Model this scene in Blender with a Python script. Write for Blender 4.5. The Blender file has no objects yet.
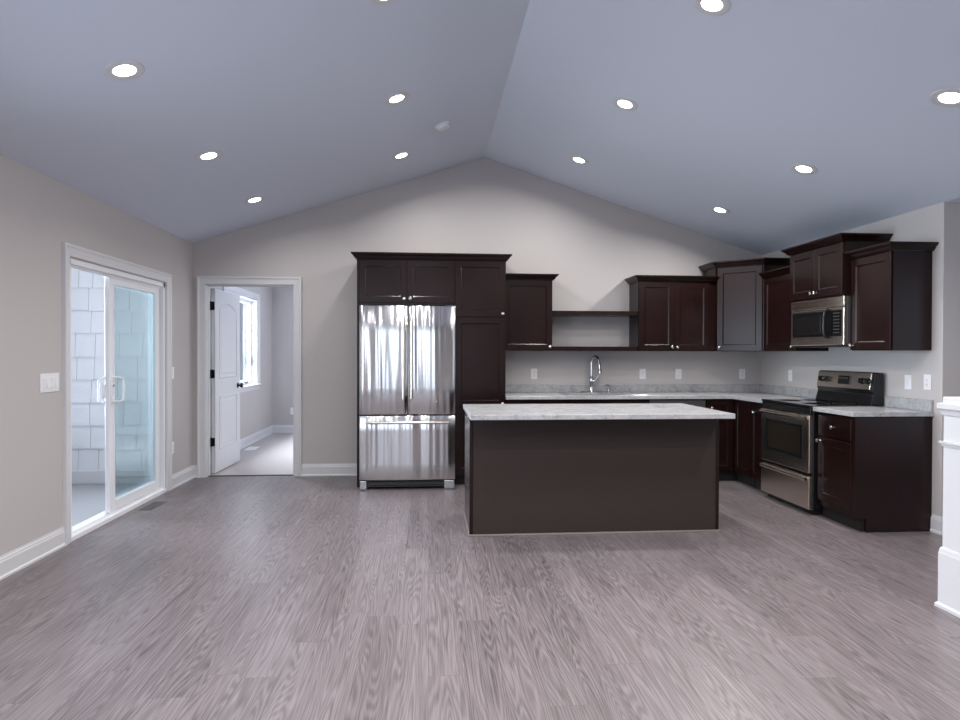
import bpy, bmesh, math, random
from mathutils import Vector, Matrix
C = bpy.context.scene.collection
SC = bpy.context.scene
PI = math.pi
random.seed(7)

# ------------------------------------------------------------------ camera, world, light, exposure
cam_d = bpy.data.cameras.new('camera')
cam = bpy.data.objects.new('camera', cam_d); C.objects.link(cam)
cam_d.sensor_width = 36.0; cam_d.lens = 637.75/960*36.0
cam_d.clip_start = 0.05; cam_d.clip_end = 200
cam.matrix_world = (Matrix.Translation((0, -6.9793, 1.3239)) @ Matrix.Rotation(-0.0799, 4, 'Z')
                    @ Matrix.Rotation(PI/2-0.0102, 4, 'X') @ Matrix.Rotation(0.0025, 4, 'Z'))
SC.camera = cam
SC.view_settings.view_transform = 'Standard'
SC.view_settings.look = 'None'
SC.view_settings.gamma = 1.0
SC.view_settings.use_curve_mapping = False
SC.view_settings.exposure = 0.40
SC.cycles.max_bounces = 10
SC.cycles.diffuse_bounces = 6
SC.cycles.glossy_bounces = 5
SC.cycles.transmission_bounces = 8
SC.cycles.transparent_max_bounces = 12
SC.cycles.caustics_reflective = False
SC.cycles.caustics_refractive = False
SC.cycles.sample_clamp_indirect = 6.0
SC.cycles.use_denoising = True

world = bpy.data.worlds.new('overcast_sky'); SC.world = world
world.use_nodes = True
bg = world.node_tree.nodes['Background']
bg.inputs['Color'].default_value = (0.80, 0.87, 1.0, 1)
bg.inputs['Strength'].default_value = 0.35

def area(name, loc, target, sx, sy, power, col, spread=180):
    d = bpy.data.lights.new(name, 'AREA'); d.shape = 'RECTANGLE'; d.size = sx; d.size_y = sy
    d.energy = power; d.color = col; d.spread = math.radians(spread)
    o = bpy.data.objects.new(name, d); C.objects.link(o); o.location = loc
    o.rotation_euler = (Vector(target)-Vector(loc)).to_track_quat('-Z', 'Y').to_euler()
    return o
# daylight at unseen windows added in the front, side and hall walls as fill
DAY = (0.74, 0.85, 1.0)
for _i, _x in enumerate((-1.75, -.25)):
    area('added_front_daylight_%d' % (_i+1), (_x, -9.72, 1.45), (_x, -3.0, 2.0), 1.05, 1.75, 19, DAY)
area('added_side_daylight', (-2.64, -4.55, 1.40), (3.6, -2.6, 1.0), 1.9, 1.5, 28, DAY, 130)
area('added_hall_daylight', (5.72, -5.05, 1.3), (0, -5.05, 1.6), 2.8, 1.9, 8, DAY)
# daylight coming through the patio door and the bedroom window
area('daylight_patio', (-5.0, -1.15, 1.6), (3.7, -2.2, 1.25), 1.6, 2.2, 70, (0.80, 0.89, 1.0), 80)
area('daylight_bedroom', (-3.2, 2.2, 1.7), (0, 2.0, 1.0), 1.5, 1.5, 340, (0.86, 0.92, 1.0))
CAN_W, CAN_REAR_FILL, CAN_COL, LENS = {'outer row of left slope': 5.5, 'inner row of left slope': 10.5, 'inner row of right slope': 10.5, 'outer row of right slope': 13.5}, 16.0, (1.0, 0.965, 0.935), 9.0

# ------------------------------------------------------------------ mesh builder
class MB:
    def __init__(s): s.v = []; s.f = []; s.sm = []
    def add(s, vs, fs, smooth=False):
        b = len(s.v); s.v += [tuple(v) for v in vs]
        for f in fs: s.f.append([b+i for i in f]); s.sm.append(smooth)
        return s
    def box(s, x0, x1, y0, y1, z0, z1, b=0.0, M=None):
        if x0 > x1: x0, x1 = x1, x0
        if y0 > y1: y0, y1 = y1, y0
        if z0 > z1: z0, z1 = z1, z0
        bm = bmesh.new()
        bmesh.ops.create_cube(bm, size=1.0)
        for v in bm.verts:
            v.co = Vector((x0 if v.co.x < 0 else x1, y0 if v.co.y < 0 else y1, z0 if v.co.z < 0 else z1))
        b = min(b, 0.45*min(x1-x0, y1-y0, z1-z0))
        if b > 0:
            bmesh.ops.bevel(bm, geom=list(bm.edges), offset=b, segments=2 if b > .004 else 1, profile=.5, affect='EDGES')
        bm.verts.index_update()
        vs = [(M @ v.co) if M else v.co.copy() for v in bm.verts]
        fs = [[v.index for v in f.verts] for f in bm.faces]
        bm.free()
        return s.add(vs, fs)
    def prism(s, pts, w0, w1, axis='z', b=0.0):
        """polygon pts (2D, CCW) extruded along axis; x: (y,z), y: (x,z), z: (x,y)"""
        def P(p, w):
            return {'z': (p[0], p[1], w), 'y': (p[0], w, p[1]), 'x': (w, p[0], p[1])}[axis]
        n = len(pts)
        bm = bmesh.new()
        A = [bm.verts.new(P(p, w0)) for p in pts]; B = [bm.verts.new(P(p, w1)) for p in pts]
        bm.faces.new(A[::-1]); bm.faces.new(B)
        for i in range(n): bm.faces.new([A[i], A[(i+1) % n], B[(i+1) % n], B[i]])
        bmesh.ops.recalc_face_normals(bm, faces=bm.faces)
        if b > 0:
            bmesh.ops.bevel(bm, geom=list(bm.edges), offset=b, segments=2, profile=.5, affect='EDGES')
        bm.verts.index_update()
        s.add([v.co.copy() for v in bm.verts], [[v.index for v in f.verts] for f in bm.faces])
        bm.free(); return s
    def sweep(s, path, N, prof, smooth=False):
        """mitred sweep; prof = (lateral, height) with lateral = T x N, height along N"""
        path = [Vector(p) for p in path]; N = Vector(N).normalized(); n = len(path); m = len(prof)
        vs = []
        for i in range(n):
            t0 = (path[i]-path[i-1]).normalized() if i > 0 else None
            t1 = (path[i+1]-path[i]).normalized() if i < n-1 else None
            if t0 is None: L = t1.cross(N)
            elif t1 is None: L = t0.cross(N)
            else:
                a = t0.cross(N); c = t1.cross(N); L = (a+c).normalized(); L = L/max(.2, L.dot(a))
            for (l, h) in prof: vs.append(path[i]+L*l+N*h)
        fs = []
        for i in range(n-1):
            for j in range(m):
                k = (j+1) % m
                fs.append([i*m+j, (i+1)*m+j, (i+1)*m+k, i*m+k])
        fs.append(list(range(m))); fs.append([(n-1)*m+j for j in range(m)][::-1])
        return s.add(vs, fs, smooth)
    def tube(s, path, r, seg=12, smooth=True):
        path = [Vector(p) for p in path]; n = len(path)
        rs = r if isinstance(r, (list, tuple)) else [r]*n
        T = []
        for i in range(n):
            a = path[max(0, i-1)]; b = path[min(n-1, i+1)]; T.append((b-a).normalized())
        up = Vector((0, 0, 1)) if abs(T[0].z) < .9 else Vector((1, 0, 0))
        u = T[0].cross(up).normalized(); vs = []
        for i in range(n):
            u = (u - T[i]*u.dot(T[i])).normalized(); w = T[i].cross(u)
            for k in range(seg):
                a = 2*PI*k/seg; vs.append(path[i]+(u*math.cos(a)+w*math.sin(a))*rs[i])
        fs = []
        for i in range(n-1):
            for k in range(seg):
                q = (k+1) % seg; fs.append([i*seg+k, i*seg+q, (i+1)*seg+q, (i+1)*seg+k])
        fs.append(list(range(seg))[::-1]); fs.append([(n-1)*seg+k for k in range(seg)])
        return s.add(vs, fs, smooth)
    def lathe(s, prof, o, axis=(0, 0, 1), seg=24, smooth=True):
        """prof (radius, height) revolved about axis through o; closed where radius 0"""
        o = Vector(o); A = Vector(axis).normalized()
        up = Vector((0, 0, 1)) if abs(A.z) < .9 else Vector((1, 0, 0))
        u = A.cross(up).normalized(); w = A.cross(u); vs = []; idx = []
        for (r, h) in prof:
            if r < 1e-6:
                idx.append([len(vs)]); vs.append(o+A*h)
            else:
                idx.append(list(range(len(vs), len(vs)+seg)))
                for k in range(seg):
                    a = 2*PI*k/seg; vs.append(o+A*h+(u*math.cos(a)+w*math.sin(a))*r)
        fs = []
        for i in range(len(prof)-1):
            a, b = idx[i], idx[i+1]
            for k in range(seg):
                q = (k+1) % seg
                f = [a[k % len(a)], a[q % len(a)], b[q % len(b)], b[k % len(b)]]
                g = []
                for x in f:
                    if x not in g: g.append(x)
                if len(g) > 2: fs.append(g)
        if len(idx[0]) > 1: fs.append(idx[0][::-1])
        if len(idx[-1]) > 1: fs.append(idx[-1])
        return s.add(vs, fs, smooth)
    def shaker(s, o, u, n, w, h, t=.02, fr=.058, rec=.008):
        """recessed-panel door: o = lower corner of its back, u = width direction, n = outward normal"""
        o = Vector(o); u = Vector(u).normalized(); n = Vector(n).normalized(); z = Vector((0, 0, 1))
        e = .002
        def ring(d, c): return [o+u*a+z*b+n*c for a, b in ((d, d), (w-d, d), (w-d, h-d), (d, h-d))]
        rings = [ring(0, 0), ring(0, t-e), ring(e, t), ring(fr, t), ring(fr+.004, t-.003), ring(fr+.010, t-rec)]
        vs = [v for r in rings for v in r]; fs = [[3, 2, 1, 0]]
        for i in range(len(rings)-1):
            for k in range(4):
                q = (k+1) % 4; fs.append([4*i+k, 4*i+q, 4*(i+1)+q, 4*(i+1)+k])
        b = 4*(len(rings)-1); fs.append([b, b+1, b+2, b+3])
        return s.add(vs, fs)
    def build(s, name, mat, parent=None, loc=None):
        me = bpy.data.meshes.new(name)
        off = Vector((0, 0, 0))
        if parent is not None: off = WL[parent.name]
        elif loc is not None: off = Vector(loc)
        me.from_pydata([tuple(Vector(v)-off) for v in s.v], [], s.f)
        bm = bmesh.new(); bm.from_mesh(me)
        bmesh.ops.recalc_face_normals(bm, faces=bm.faces)
        bm.to_mesh(me); bm.free()
        me.polygons.foreach_set('use_smooth', s.sm)
        if any(s.sm): me.set_sharp_from_angle(angle=math.radians(38))
        me.materials.append(mat); me.update()
        o = bpy.data.objects.new(name, me); C.objects.link(o)
        if parent is not None: o.parent = parent; WL[o.name] = off
        else: o.location = off; WL[o.name] = off
        return o
WL = {}
def tag(o, label=None, cat=None, group=None, kind=None):
    if label: o['label'] = label
    if cat: o['category'] = cat
    if group: o['group'] = group
    if kind: o['kind'] = kind
    return o
def thing(name, loc, label, cat, group=None, kind=None):
    o = bpy.data.objects.new(name, None); C.objects.link(o); o.location = loc
    o.empty_display_size = .05; WL[o.name] = Vector(loc)
    return tag(o, label, cat, group, kind)

# ------------------------------------------------------------------ materials
def nmat(name):
    m = bpy.data.materials.new(name); m.use_nodes = True
    nt = m.node_tree; p = nt.nodes['Principled BSDF']
    return m, nt, p
def N(nt, t, **kw):
    n = nt.nodes.new(t)
    for k, v in kw.items(): setattr(n, k, v)
    return n
def simple(name, col, rough=.5, metal=0.0, spec=.5, coat=0.0, bump=0.0, bscale=200, var=0.0):
    m, nt, p = nmat(name)
    p.inputs['Base Color'].default_value = (*col, 1); p.inputs['Roughness'].default_value = rough
    p.inputs['Metallic'].default_value = metal; p.inputs['Specular IOR Level'].default_value = spec
    p.inputs['Coat Weight'].default_value = coat; p.inputs['Coat Roughness'].default_value = .15
    tc = N(nt, 'ShaderNodeTexCoord')
    nz = N(nt, 'ShaderNodeTexNoise'); nz.inputs['Scale'].default_value = bscale; nz.inputs['Detail'].default_value = 3
    nt.links.new(tc.outputs['Object'], nz.inputs['Vector'])
    if bump:
        b = N(nt, 'ShaderNodeBump'); b.inputs['Strength'].default_value = bump; b.inputs['Distance'].default_value = .002
        nt.links.new(nz.outputs['Fac'], b.inputs['Height']); nt.links.new(b.outputs['Normal'], p.inputs['Normal'])
    if var:
        mx = N(nt, 'ShaderNodeMix', data_type='RGBA')
        mx.inputs[6].default_value = (*[c*(1-var) for c in col], 1); mx.inputs[7].default_value = (*[min(1, c*(1+var)) for c in col], 1)
        nt.links.new(nz.outputs['Fac'], mx.inputs[0]); nt.links.new(mx.outputs[2], p.inputs['Base Color'])
    return m
def emit(name, col, st):
    m, nt, p = nmat(name)
    p.inputs['Base Color'].default_value = (.8, .8, .8, 1)
    p.inputs['Emission Color'].default_value = (*col, 1); p.inputs['Emission Strength'].default_value = st
    return m
def wood(name, dark, light, rough=.32, coat=.3):
    m, nt, p = nmat(name)
    tc = N(nt, 'ShaderNodeTexCoord'); mp = N(nt, 'ShaderNodeMapping'); mp.inputs['Scale'].default_value = (7, 7, 1.2)
    nt.links.new(tc.outputs['Object'], mp.inputs['Vector'])
    a = N(nt, 'ShaderNodeTexNoise'); a.inputs['Scale'].default_value = 5; a.inputs['Detail'].default_value = 6; a.inputs['Distortion'].default_value = .6
    nt.links.new(mp.outputs['Vector'], a.inputs['Vector'])
    c = N(nt, 'ShaderNodeTexNoise'); c.inputs['Scale'].default_value = 3.2; c.inputs['Detail'].default_value = 2
    nt.links.new(tc.outputs['Object'], c.inputs['Vector'])
    ad = N(nt, 'ShaderNodeMath', operation='MULTIPLY_ADD'); ad.inputs[1].default_value = .5
    ml = N(nt, 'ShaderNodeMath', operation='MULTIPLY'); ml.inputs[1].default_value = .5
    nt.links.new(a.outputs['Fac'], ml.inputs[0]); nt.links.new(c.outputs['Fac'], ad.inputs[0]); nt.links.new(ml.outputs[0], ad.inputs[2])
    cr = N(nt, 'ShaderNodeValToRGB')
    cr.color_ramp.elements[0].position = .36; cr.color_ramp.elements[0].color = (*dark, 1)
    cr.color_ramp.elements[1].position = .66; cr.color_ramp.elements[1].color = (*light, 1)
    nt.links.new(ad.outputs[0], cr.inputs[0]); nt.links.new(cr.outputs[0], p.inputs['Base Color'])
    p.inputs['Roughness'].default_value = rough; p.inputs['Coat Weight'].default_value = coat; p.inputs['Coat Roughness'].default_value = .2
    p.inputs['Specular IOR Level'].default_value = .33
    b = N(nt, 'ShaderNodeBump'); b.inputs['Strength'].default_value = .03; b.inputs['Distance'].default_value = .001
    nt.links.new(a.outputs['Fac'], b.inputs['Height']); nt.links.new(b.outputs['Normal'], p.inputs['Normal'])
    return m
def steel(name, col, rough=.2, scale=(1, 1, 1), bump=.1, dist=.004, aniso=0, arot=0):
    m, nt, p = nmat(name)
    tc = N(nt, 'ShaderNodeTexCoord'); mp = N(nt, 'ShaderNodeMapping'); mp.inputs['Scale'].default_value = scale
    nt.links.new(tc.outputs['Object'], mp.inputs['Vector'])
    a = N(nt, 'ShaderNodeTexNoise'); a.inputs['Scale'].default_value = 1; a.inputs['Detail'].default_value = 1.0
    nt.links.new(mp.outputs['Vector'], a.inputs['Vector'])
    b = N(nt, 'ShaderNodeBump'); b.inputs['Strength'].default_value = bump; b.inputs['Distance'].default_value = dist
    nt.links.new(a.outputs['Fac'], b.inputs['Height']); nt.links.new(b.outputs['Normal'], p.inputs['Normal'])
    p.inputs['Base Color'].default_value = (*col, 1); p.inputs['Metallic'].default_value = 1.0
    p.inputs['Roughness'].default_value = rough
    if aniso:
        p.inputs['Anisotropic'].default_value = aniso; p.inputs['Anisotropic Rotation'].default_value = arot
        tg = N(nt, 'ShaderNodeTangent'); tg.direction_type = 'RADIAL'; tg.axis = 'Z'; nt.links.new(tg.outputs[0], p.inputs['Tangent'])
    return m
def stone(name):
    m, nt, p = nmat(name)
    tc = N(nt, 'ShaderNodeTexCoord')
    a = N(nt, 'ShaderNodeTexNoise'); a.inputs['Scale'].default_value = 60; a.inputs['Detail'].default_value = 8; a.inputs['Roughness'].default_value = .7
    c = N(nt, 'ShaderNodeTexNoise'); c.inputs['Scale'].default_value = 7; c.inputs['Detail'].default_value = 4; c.inputs['Distortion'].default_value = 1.5
    for q in (a, c): nt.links.new(tc.outputs['Object'], q.inputs['Vector'])
    mu = N(nt, 'ShaderNodeMath', operation='MULTIPLY_ADD'); mu.inputs[1].default_value = .6
    ml = N(nt, 'ShaderNodeMath', operation='MULTIPLY'); ml.inputs[1].default_value = .4
    nt.links.new(c.outputs['Fac'], ml.inputs[0]); nt.links.new(a.outputs['Fac'], mu.inputs[0]); nt.links.new(ml.outputs[0], mu.inputs[2])
    cr = N(nt, 'ShaderNodeValToRGB')
    e = cr.color_ramp.elements
    e[0].position = .32; e[0].color = (.17, .17, .19, 1); e[1].position = .60; e[1].color = (.47, .47, .475, 1)
    x = e.new(.46); x.color = (.37, .37, .38, 1)
    nt.links.new(mu.outputs[0], cr.inputs[0]); nt.links.new(cr.outputs[0], p.inputs['Base Color'])
    p.inputs['Roughness'].default_value = .22
    return m
def planks():
    m, nt, p = nmat('grey_oak_planks'); L = nt.links.new
    tc = N(nt, 'ShaderNodeTexCoord'); sx = N(nt, 'ShaderNodeSeparateXYZ'); L(tc.outputs['Object'], sx.inputs[0])
    cv = N(nt, 'ShaderNodeCombineXYZ'); L(sx.outputs['X'], cv.inputs['Y'])
    rw = N(nt, 'ShaderNodeMath', operation='DIVIDE'); rw.inputs[1].default_value = .152; L(sx.outputs['X'], rw.inputs[0])
    fl = N(nt, 'ShaderNodeMath', operation='FLOOR'); L(rw.outputs[0], fl.inputs[0])
    wn = N(nt, 'ShaderNodeTexWhiteNoise', noise_dimensions='1D'); L(fl.outputs[0], wn.inputs['W'])
    sh = N(nt, 'ShaderNodeMath', operation='MULTIPLY_ADD'); sh.inputs[1].default_value = 1.22; L(wn.outputs['Value'], sh.inputs[0]); L(sx.outputs['Y'], sh.inputs[2])
    L(sh.outputs[0], cv.inputs['X'])
    br = N(nt, 'ShaderNodeTexBrick'); br.offset = 0.0; br.offset_frequency = 2
    for k, v in (('Scale', 1.0), ('Mortar Size', .0009), ('Mortar Smooth', .3), ('Bias', 0), ('Brick Width', 1.22), ('Row Height', .152)):
        br.inputs[k].default_value = v
    br.inputs['Color1'].default_value = (0, 0, 0, 1); br.inputs['Color2'].default_value = (1, 1, 1, 1); br.inputs['Mortar'].default_value = (.5, .5, .5, 1)
    L(cv.outputs[0], br.inputs['Vector'])
    rnd = N(nt, 'ShaderNodeSeparateColor'); L(br.outputs['Color'], rnd.inputs[0])
    w = N(nt, 'ShaderNodeMath', operation='MULTIPLY'); w.inputs[1].default_value = 37.0; L(rnd.outputs[0], w.inputs[0])
    # fine streaks
    m1 = N(nt, 'ShaderNodeMapping'); m1.inputs['Scale'].default_value = (150, 3.4, 1); L(tc.outputs['Object'], m1.inputs['Vector'])
    n1 = N(nt, 'ShaderNodeTexNoise', noise_dimensions='4D'); n1.inputs['Scale'].default_value = 1; n1.inputs['Detail'].default_value = 6; n1.inputs['Roughness'].default_value = .65
    L(m1.outputs[0], n1.inputs['Vector']); L(w.outputs[0], n1.inputs['W'])
    # cathedral rings: contour lines of a stretched noise
    m2 = N(nt, 'ShaderNodeMapping'); m2.inputs['Scale'].default_value = (11.0, .75, 1); L(tc.outputs['Object'], m2.inputs['Vector'])
    n2 = N(nt, 'ShaderNodeTexNoise', noise_dimensions='4D'); n2.inputs['Scale'].default_value = 1; n2.inputs['Detail'].default_value = 1.6; n2.inputs['Roughness'].default_value = .33
    L(m2.outputs[0], n2.inputs['Vector']); L(w.outputs[0], n2.inputs['W'])
    k = N(nt, 'ShaderNodeMath', operation='MULTIPLY'); k.inputs[1].default_value = 170; L(n2.outputs['Fac'], k.inputs[0])
    sn = N(nt, 'ShaderNodeMath', operation='SINE'); L(k.outputs[0], sn.inputs[0])
    rg = N(nt, 'ShaderNodeMapRange'); rg.inputs[1].default_value = -1; rg.inputs[2].default_value = 1; L(sn.outputs[0], rg.inputs[0])
    a1 = N(nt, 'ShaderNodeMath', operation='MULTIPLY'); a1.inputs[1].default_value = .80; L(n1.outputs['Fac'], a1.inputs[0])
    a2 = N(nt, 'ShaderNodeMath', operation='MULTIPLY_ADD'); a2.inputs[1].default_value = .15; L(rg.outputs[0], a2.inputs[0]); L(a1.outputs[0], a2.inputs[2])
    a3 = N(nt, 'ShaderNodeMath', operation='MULTIPLY_ADD'); a3.inputs[1].default_value = .09; L(rnd.outputs[0], a3.inputs[0]); L(a2.outputs[0], a3.inputs[2])
    cr = N(nt, 'ShaderNodeValToRGB'); e = cr.color_ramp.elements
    e[0].position = .30; e[0].color = (.058, .048, .050, 1); e[1].position = .74; e[1].color = (.245, .213, .224, 1)
    x = e.new(.48); x.color = (.140, .117, .122, 1)
    L(a3.outputs[0], cr.inputs[0])
    mo = N(nt, 'ShaderNodeMix', data_type='RGBA'); mo.inputs[7].default_value = (.09, .07, .065, 1)
    L(br.outputs['Fac'], mo.inputs[0]); L(cr.outputs[0], mo.inputs[6]); L(mo.outputs[2], p.inputs['Base Color'])
    rr = N(nt, 'ShaderNodeMapRange'); rr.inputs[3].default_value = .40; rr.inputs[4].default_value = .28; L(n1.outputs['Fac'], rr.inputs[0])
    L(rr.outputs[0], p.inputs['Roughness'])
    b = N(nt, 'ShaderNodeBump'); b.inputs['Strength'].default_value = .25; b.inputs['Distance'].default_value = .0012
    L(a2.outputs[0], b.inputs['Height']); L(b.outputs['Normal'], p.inputs['Normal'])
    return m
def carpet():
    m = simple('beige_carpet', (.46, .42, .41), .95, bump=1.0, bscale=160, var=.28); return m
def glass(name, tint):
    m, nt, p = nmat(name)
    nt.nodes.remove(p); out = nt.nodes['Material Output']
    tr = N(nt, 'ShaderNodeBsdfTransparent'); tr.inputs[0].default_value = (*tint, 1)
    gl = N(nt, 'ShaderNodeBsdfGlossy'); gl.inputs['Roughness'].default_value = .01; gl.inputs[0].default_value = (.9, .97, 1, 1)
    lw = N(nt, 'ShaderNodeLayerWeight'); lw.inputs[0].default_value = .5
    pw = N(nt, 'ShaderNodeMath', operation='POWER'); pw.inputs[1].default_value = 5.0
    fr = N(nt, 'ShaderNodeMath', operation='MULTIPLY_ADD'); fr.inputs[1].default_value = .9; fr.inputs[2].default_value = .035
    nt.links.new(lw.outputs['Facing'], pw.inputs[0]); nt.links.new(pw.outputs[0], fr.inputs[0])
    mx = N(nt, 'ShaderNodeMixShader')
    nt.links.new(fr.outputs[0], mx.inputs[0]); nt.links.new(tr.outputs[0], mx.inputs[1]); nt.links.new(gl.outputs[0], mx.inputs[2])
    nt.links.new(mx.outputs[0], out.inputs[0])
    return m
WALL = simple('greige_wall_paint', (.500, .472, .465), .75, bump=.05, bscale=260, spec=.3)
CEIL = simple('ceiling_knockdown_blue_cast', (.66, .71, .81), .85, bump=.55, bscale=55, spec=.2)  # white ceiling; the blue cast of daylight is put into this colour
TRIM = simple('white_trim_paint', (.64, .64, .66), .38)
PLANK = planks(); CARPET = carpet()
WOOD = wood('espresso_cherry_wood', (.0088, .0029, .0026), (.0165, .0052, .0048), .26, 0.0)
PANEL = simple('matte_brown_laminate', (.040, .029, .026), .5, spec=.2)
STEELF = steel('brushed_steel_fridge', (.62, .61, .615), .17, (9, 9, .22), .9, .016, .8, 0.25)
STEEL = steel('brushed_steel', (.84, .76, .67), .23, (1, 1, 40), .01, .0005, .7, .25)
CHROME = simple('polished_chrome', (.72, .72, .74), .08, 1.0)
NICKEL = simple('satin_nickel', (.80, .78, .76), .22, 1.0)
BLACK = simple('black_enamel', (.008, .008, .009), .25)
BGLASS = simple('black_glass', (.006, .006, .007), .06, coat=.4)
OVENG = simple('smoked_oven_glass', (.020, .015, .011), .08)
DARKG = simple('dark_microwave_glass', (.010, .0095, .0095), .12)
DGREY = simple('dark_grey_plastic', (.05, .05, .052), .5)
SINKST = simple('satin_sink_steel', (.55, .55, .56), .25, 1.0)
STONE = stone('speckled_white_stone')
PLATE = simple('white_plate_plastic', (.80, .80, .82), .35)
BRONZE = simple('black_bronze_hardware', (.01, .009, .009), .35, .6)
VINYL = simple('white_vinyl', (.82, .83, .86), .35)
GLASS = glass('patio_glass', (.80, .85, .845)); GLASSC = glass('clear_glass', (.95, .97, .98))
CONC = simple('porch_concrete', (.34, .34, .36), .9, var=.25, bscale=120)
KICK = simple('toe_kick_black', (.008, .006, .006), .6)
VENT = simple('bronze_vent_metal', (.13, .115, .115), .45, .2)
LENSM = emit('lamp_lens_glow', (1.0, .95, .88), LENS)
DISPL = emit('display_glow', (.5, .55, .5), .25)
PRINT = simple('pale_button_print', (.07, .07, .073), .5)

# ------------------------------------------------------------------ the setting
XL, XR, YF, YE = -2.496, 3.764, -9.6, -2.578
RX, RZ, ZL, ZR = .607, 3.469, 2.480, 2.444
SL = (RZ-ZL)/(RX-XL); SR = (RZ-ZR)/(XR-RX)
S = 'structure'
m = MB().box(XL-.02, 5.9, YF-.05, 0.065, -.12, 0)
tag(m.build('floor', PLANK), 'grey brown oak plank floor of the great room', 'floor', kind=S)
m = MB().box(-2.62, .6, .065, 3.92, -.12, .004)
tag(m.build('floor_bedroom', CARPET), 'beige carpet floor in the room beyond the open door', 'carpet', kind=S)
m = MB().box(-7.5, -2.63, -6.5, 0.0, -.20, -.03)
tag(m.build('floor_porch', CONC), 'grey speckled porch floor outside the sliding door', 'floor', kind=S)
# left wall with patio door opening
OY0, OY1, OZ = -2.325, -.70, 1.985
m = MB()
m.box(XL-.125, XL, YF-.1, -5.5, -.1, ZL+.06); m.box(XL-.125, XL, -3.6, OY0, -.1, ZL+.06); m.box(XL-.125, XL, -5.5, -3.6, -.1, .65); m.box(XL-.125, XL, -5.5, -3.6, 2.15, ZL+.06); m.box(XL-.125, XL, OY1, .13, -.1, ZL+.06); m.box(XL-.125, XL, OY0, OY1, OZ, ZL+.06)
tag(m.build('wall_left', WALL), 'taupe painted left wall with the patio door', 'wall', kind=S)
# gable back wall with bedroom door opening
DX0, DX1, DZ = -2.375, -1.431, 2.065
m = MB()
m.box(XL-.12, DX0, 0, .13, -.1, DZ); m.box(DX1, XR+.12, 0, .13, -.1, DZ)
m.prism([(XL-.12, DZ), (XR+.12, DZ), (XR+.12, ZR+.02), (RX, RZ+.06), (XL-.12, ZL+.02)], 0, .13, 'y')
tag(m.build('wall_back', WALL), 'light grey gable wall behind the kitchen cabinets', 'wall', kind=S)
m = MB().box(XR, XR+.12, YE, 0, -.1, ZR+.05)
tag(m.build('wall_right', WALL), 'grey side wall behind the stove and microwave', 'wall', kind=S)
m = MB().box(XR+.12, 5.9, YE, YE+.12, -.1, ZR+.05)
tag(m.build('wall_hall', WALL), 'pale wall at far right beyond the cabinet end', 'wall', kind=S)
m = MB().box(5.78, 5.9, YF-.1, -6.5, -.1, 2.6).box(5.78, 5.9, -3.6, YE, -.1, 2.6).box(5.78, 5.9, -6.5, -3.6, -.1, .3).box(5.78, 5.9, -6.5, -3.6, 2.3, 2.6)  # window opening in this unseen wall is added to let daylight in
tag(m.build('wall_hall_right', WALL), 'outer wall of the stair hall', 'wall', kind=S)
# front wall behind the camera; its two windows are added to light the room
m = MB()
wz0, wz1 = .55, 2.35
FW = ((-2.3, -1.2), (-.80, .30))
for a, b in ((XL-.12, -2.3), (-1.2, -.80), (.30, 5.9)): m.box(a, b, YF-.12, YF, -.1, wz1)
for a, b in FW: m.box(a, b, YF-.12, YF, -.1, wz0)
m.prism([(XL-.12, wz1), (5.9, wz1), (5.9, ZR+.1), (XR, ZR+.02), (RX, RZ+.06), (XL-.12, ZL+.02)], YF-.12, YF, 'y')
tag(m.build('wall_front', WALL), 'front gable wall behind the viewer', 'wall', kind=S)
for i, (a, b) in enumerate(FW):
    w = MB().box(a, b, YF-.08, YF-.03, wz0, wz0+.06).box(a, b, YF-.08, YF-.03, wz1-.06, wz1).box(a, a+.06, YF-.08, YF-.03, wz0, wz1).box(b-.06, b, YF-.08, YF-.03, wz0, wz1).box((a+b)/2-.04, (a+b)/2+.04, YF-.08, YF-.03, wz0, wz1)
    tag(w.build('window_%d' % (i+2), VINYL), 'white framed front window added behind the viewer, %s one' % ('left', 'right')[i], 'window', kind=S)
w = MB()  # side window out of view, added to supply daylight
for a, b in ((-5.5, -5.44), (-4.58, -4.52), (-3.66, -3.6)): w.box(XL-.09, XL-.04, a, b, .65, 2.15)
w.box(XL-.09, XL-.04, -5.5, -3.6, .65, .71).box(XL-.09, XL-.04, -5.5, -3.6, 2.09, 2.15)
tag(w.build('window_4', VINYL), 'white framed side window added out of view, left of the viewer', 'window', kind=S)
m = MB()
m.prism([(XL-.12, ZL-.12*SL), (RX, RZ), (RX, RZ+.1), (XL-.12, ZL+.1)], YF-.1, .1, 'y')
m.prism([(RX, RZ), (XR, ZR), (XR, ZR+.1), (RX, RZ+.1)], YF-.1, .1, 'y')
m.box(XR, 5.9, YF-.1, YE+.02, ZR, ZR+.1)
tag(m.build('ceiling', CEIL), 'vaulted white textured ceiling', 'ceiling', kind=S)
# bedroom shell
BX = -2.586; WY0, WY1, WZ0, WZ1 = 1.35, 2.88, .86, 2.12
m = MB()
m.box(BX-.03, BX, .13, WY0, -.1, 2.5); m.box(BX-.03, BX, WY1, 3.92, -.1, 2.5)
m.box(BX-.03, BX, WY0, WY1, -.1, WZ0); m.box(BX-.03, BX, WY0, WY1, WZ1, 2.5)
m.box(BX-.15, BX-.03, .0, WY0-.02, -.1, 2.5); m.box(BX-.15, BX-.03, WY1+.02, 3.92, -.1, 2.5)
m.box(BX-.15, BX-.03, WY0-.02, WY1+.02, -.1, WZ0-.02); m.box(BX-.15, BX-.03, WY0-.02, WY1+.02, WZ1+.02, 2.5)
tag(m.build('wall_bedroom_left', WALL), 'grey bedroom wall with the window', 'wall', kind=S)
m = MB().box(BX-.03, .6, 3.8, 3.92, -.1, 2.5)
tag(m.build('wall_bedroom_far', WALL), 'grey far wall of the bedroom', 'wall', kind=S)
m = MB().box(.5, .62, .13, 3.8, -.1, 2.5)
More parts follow.
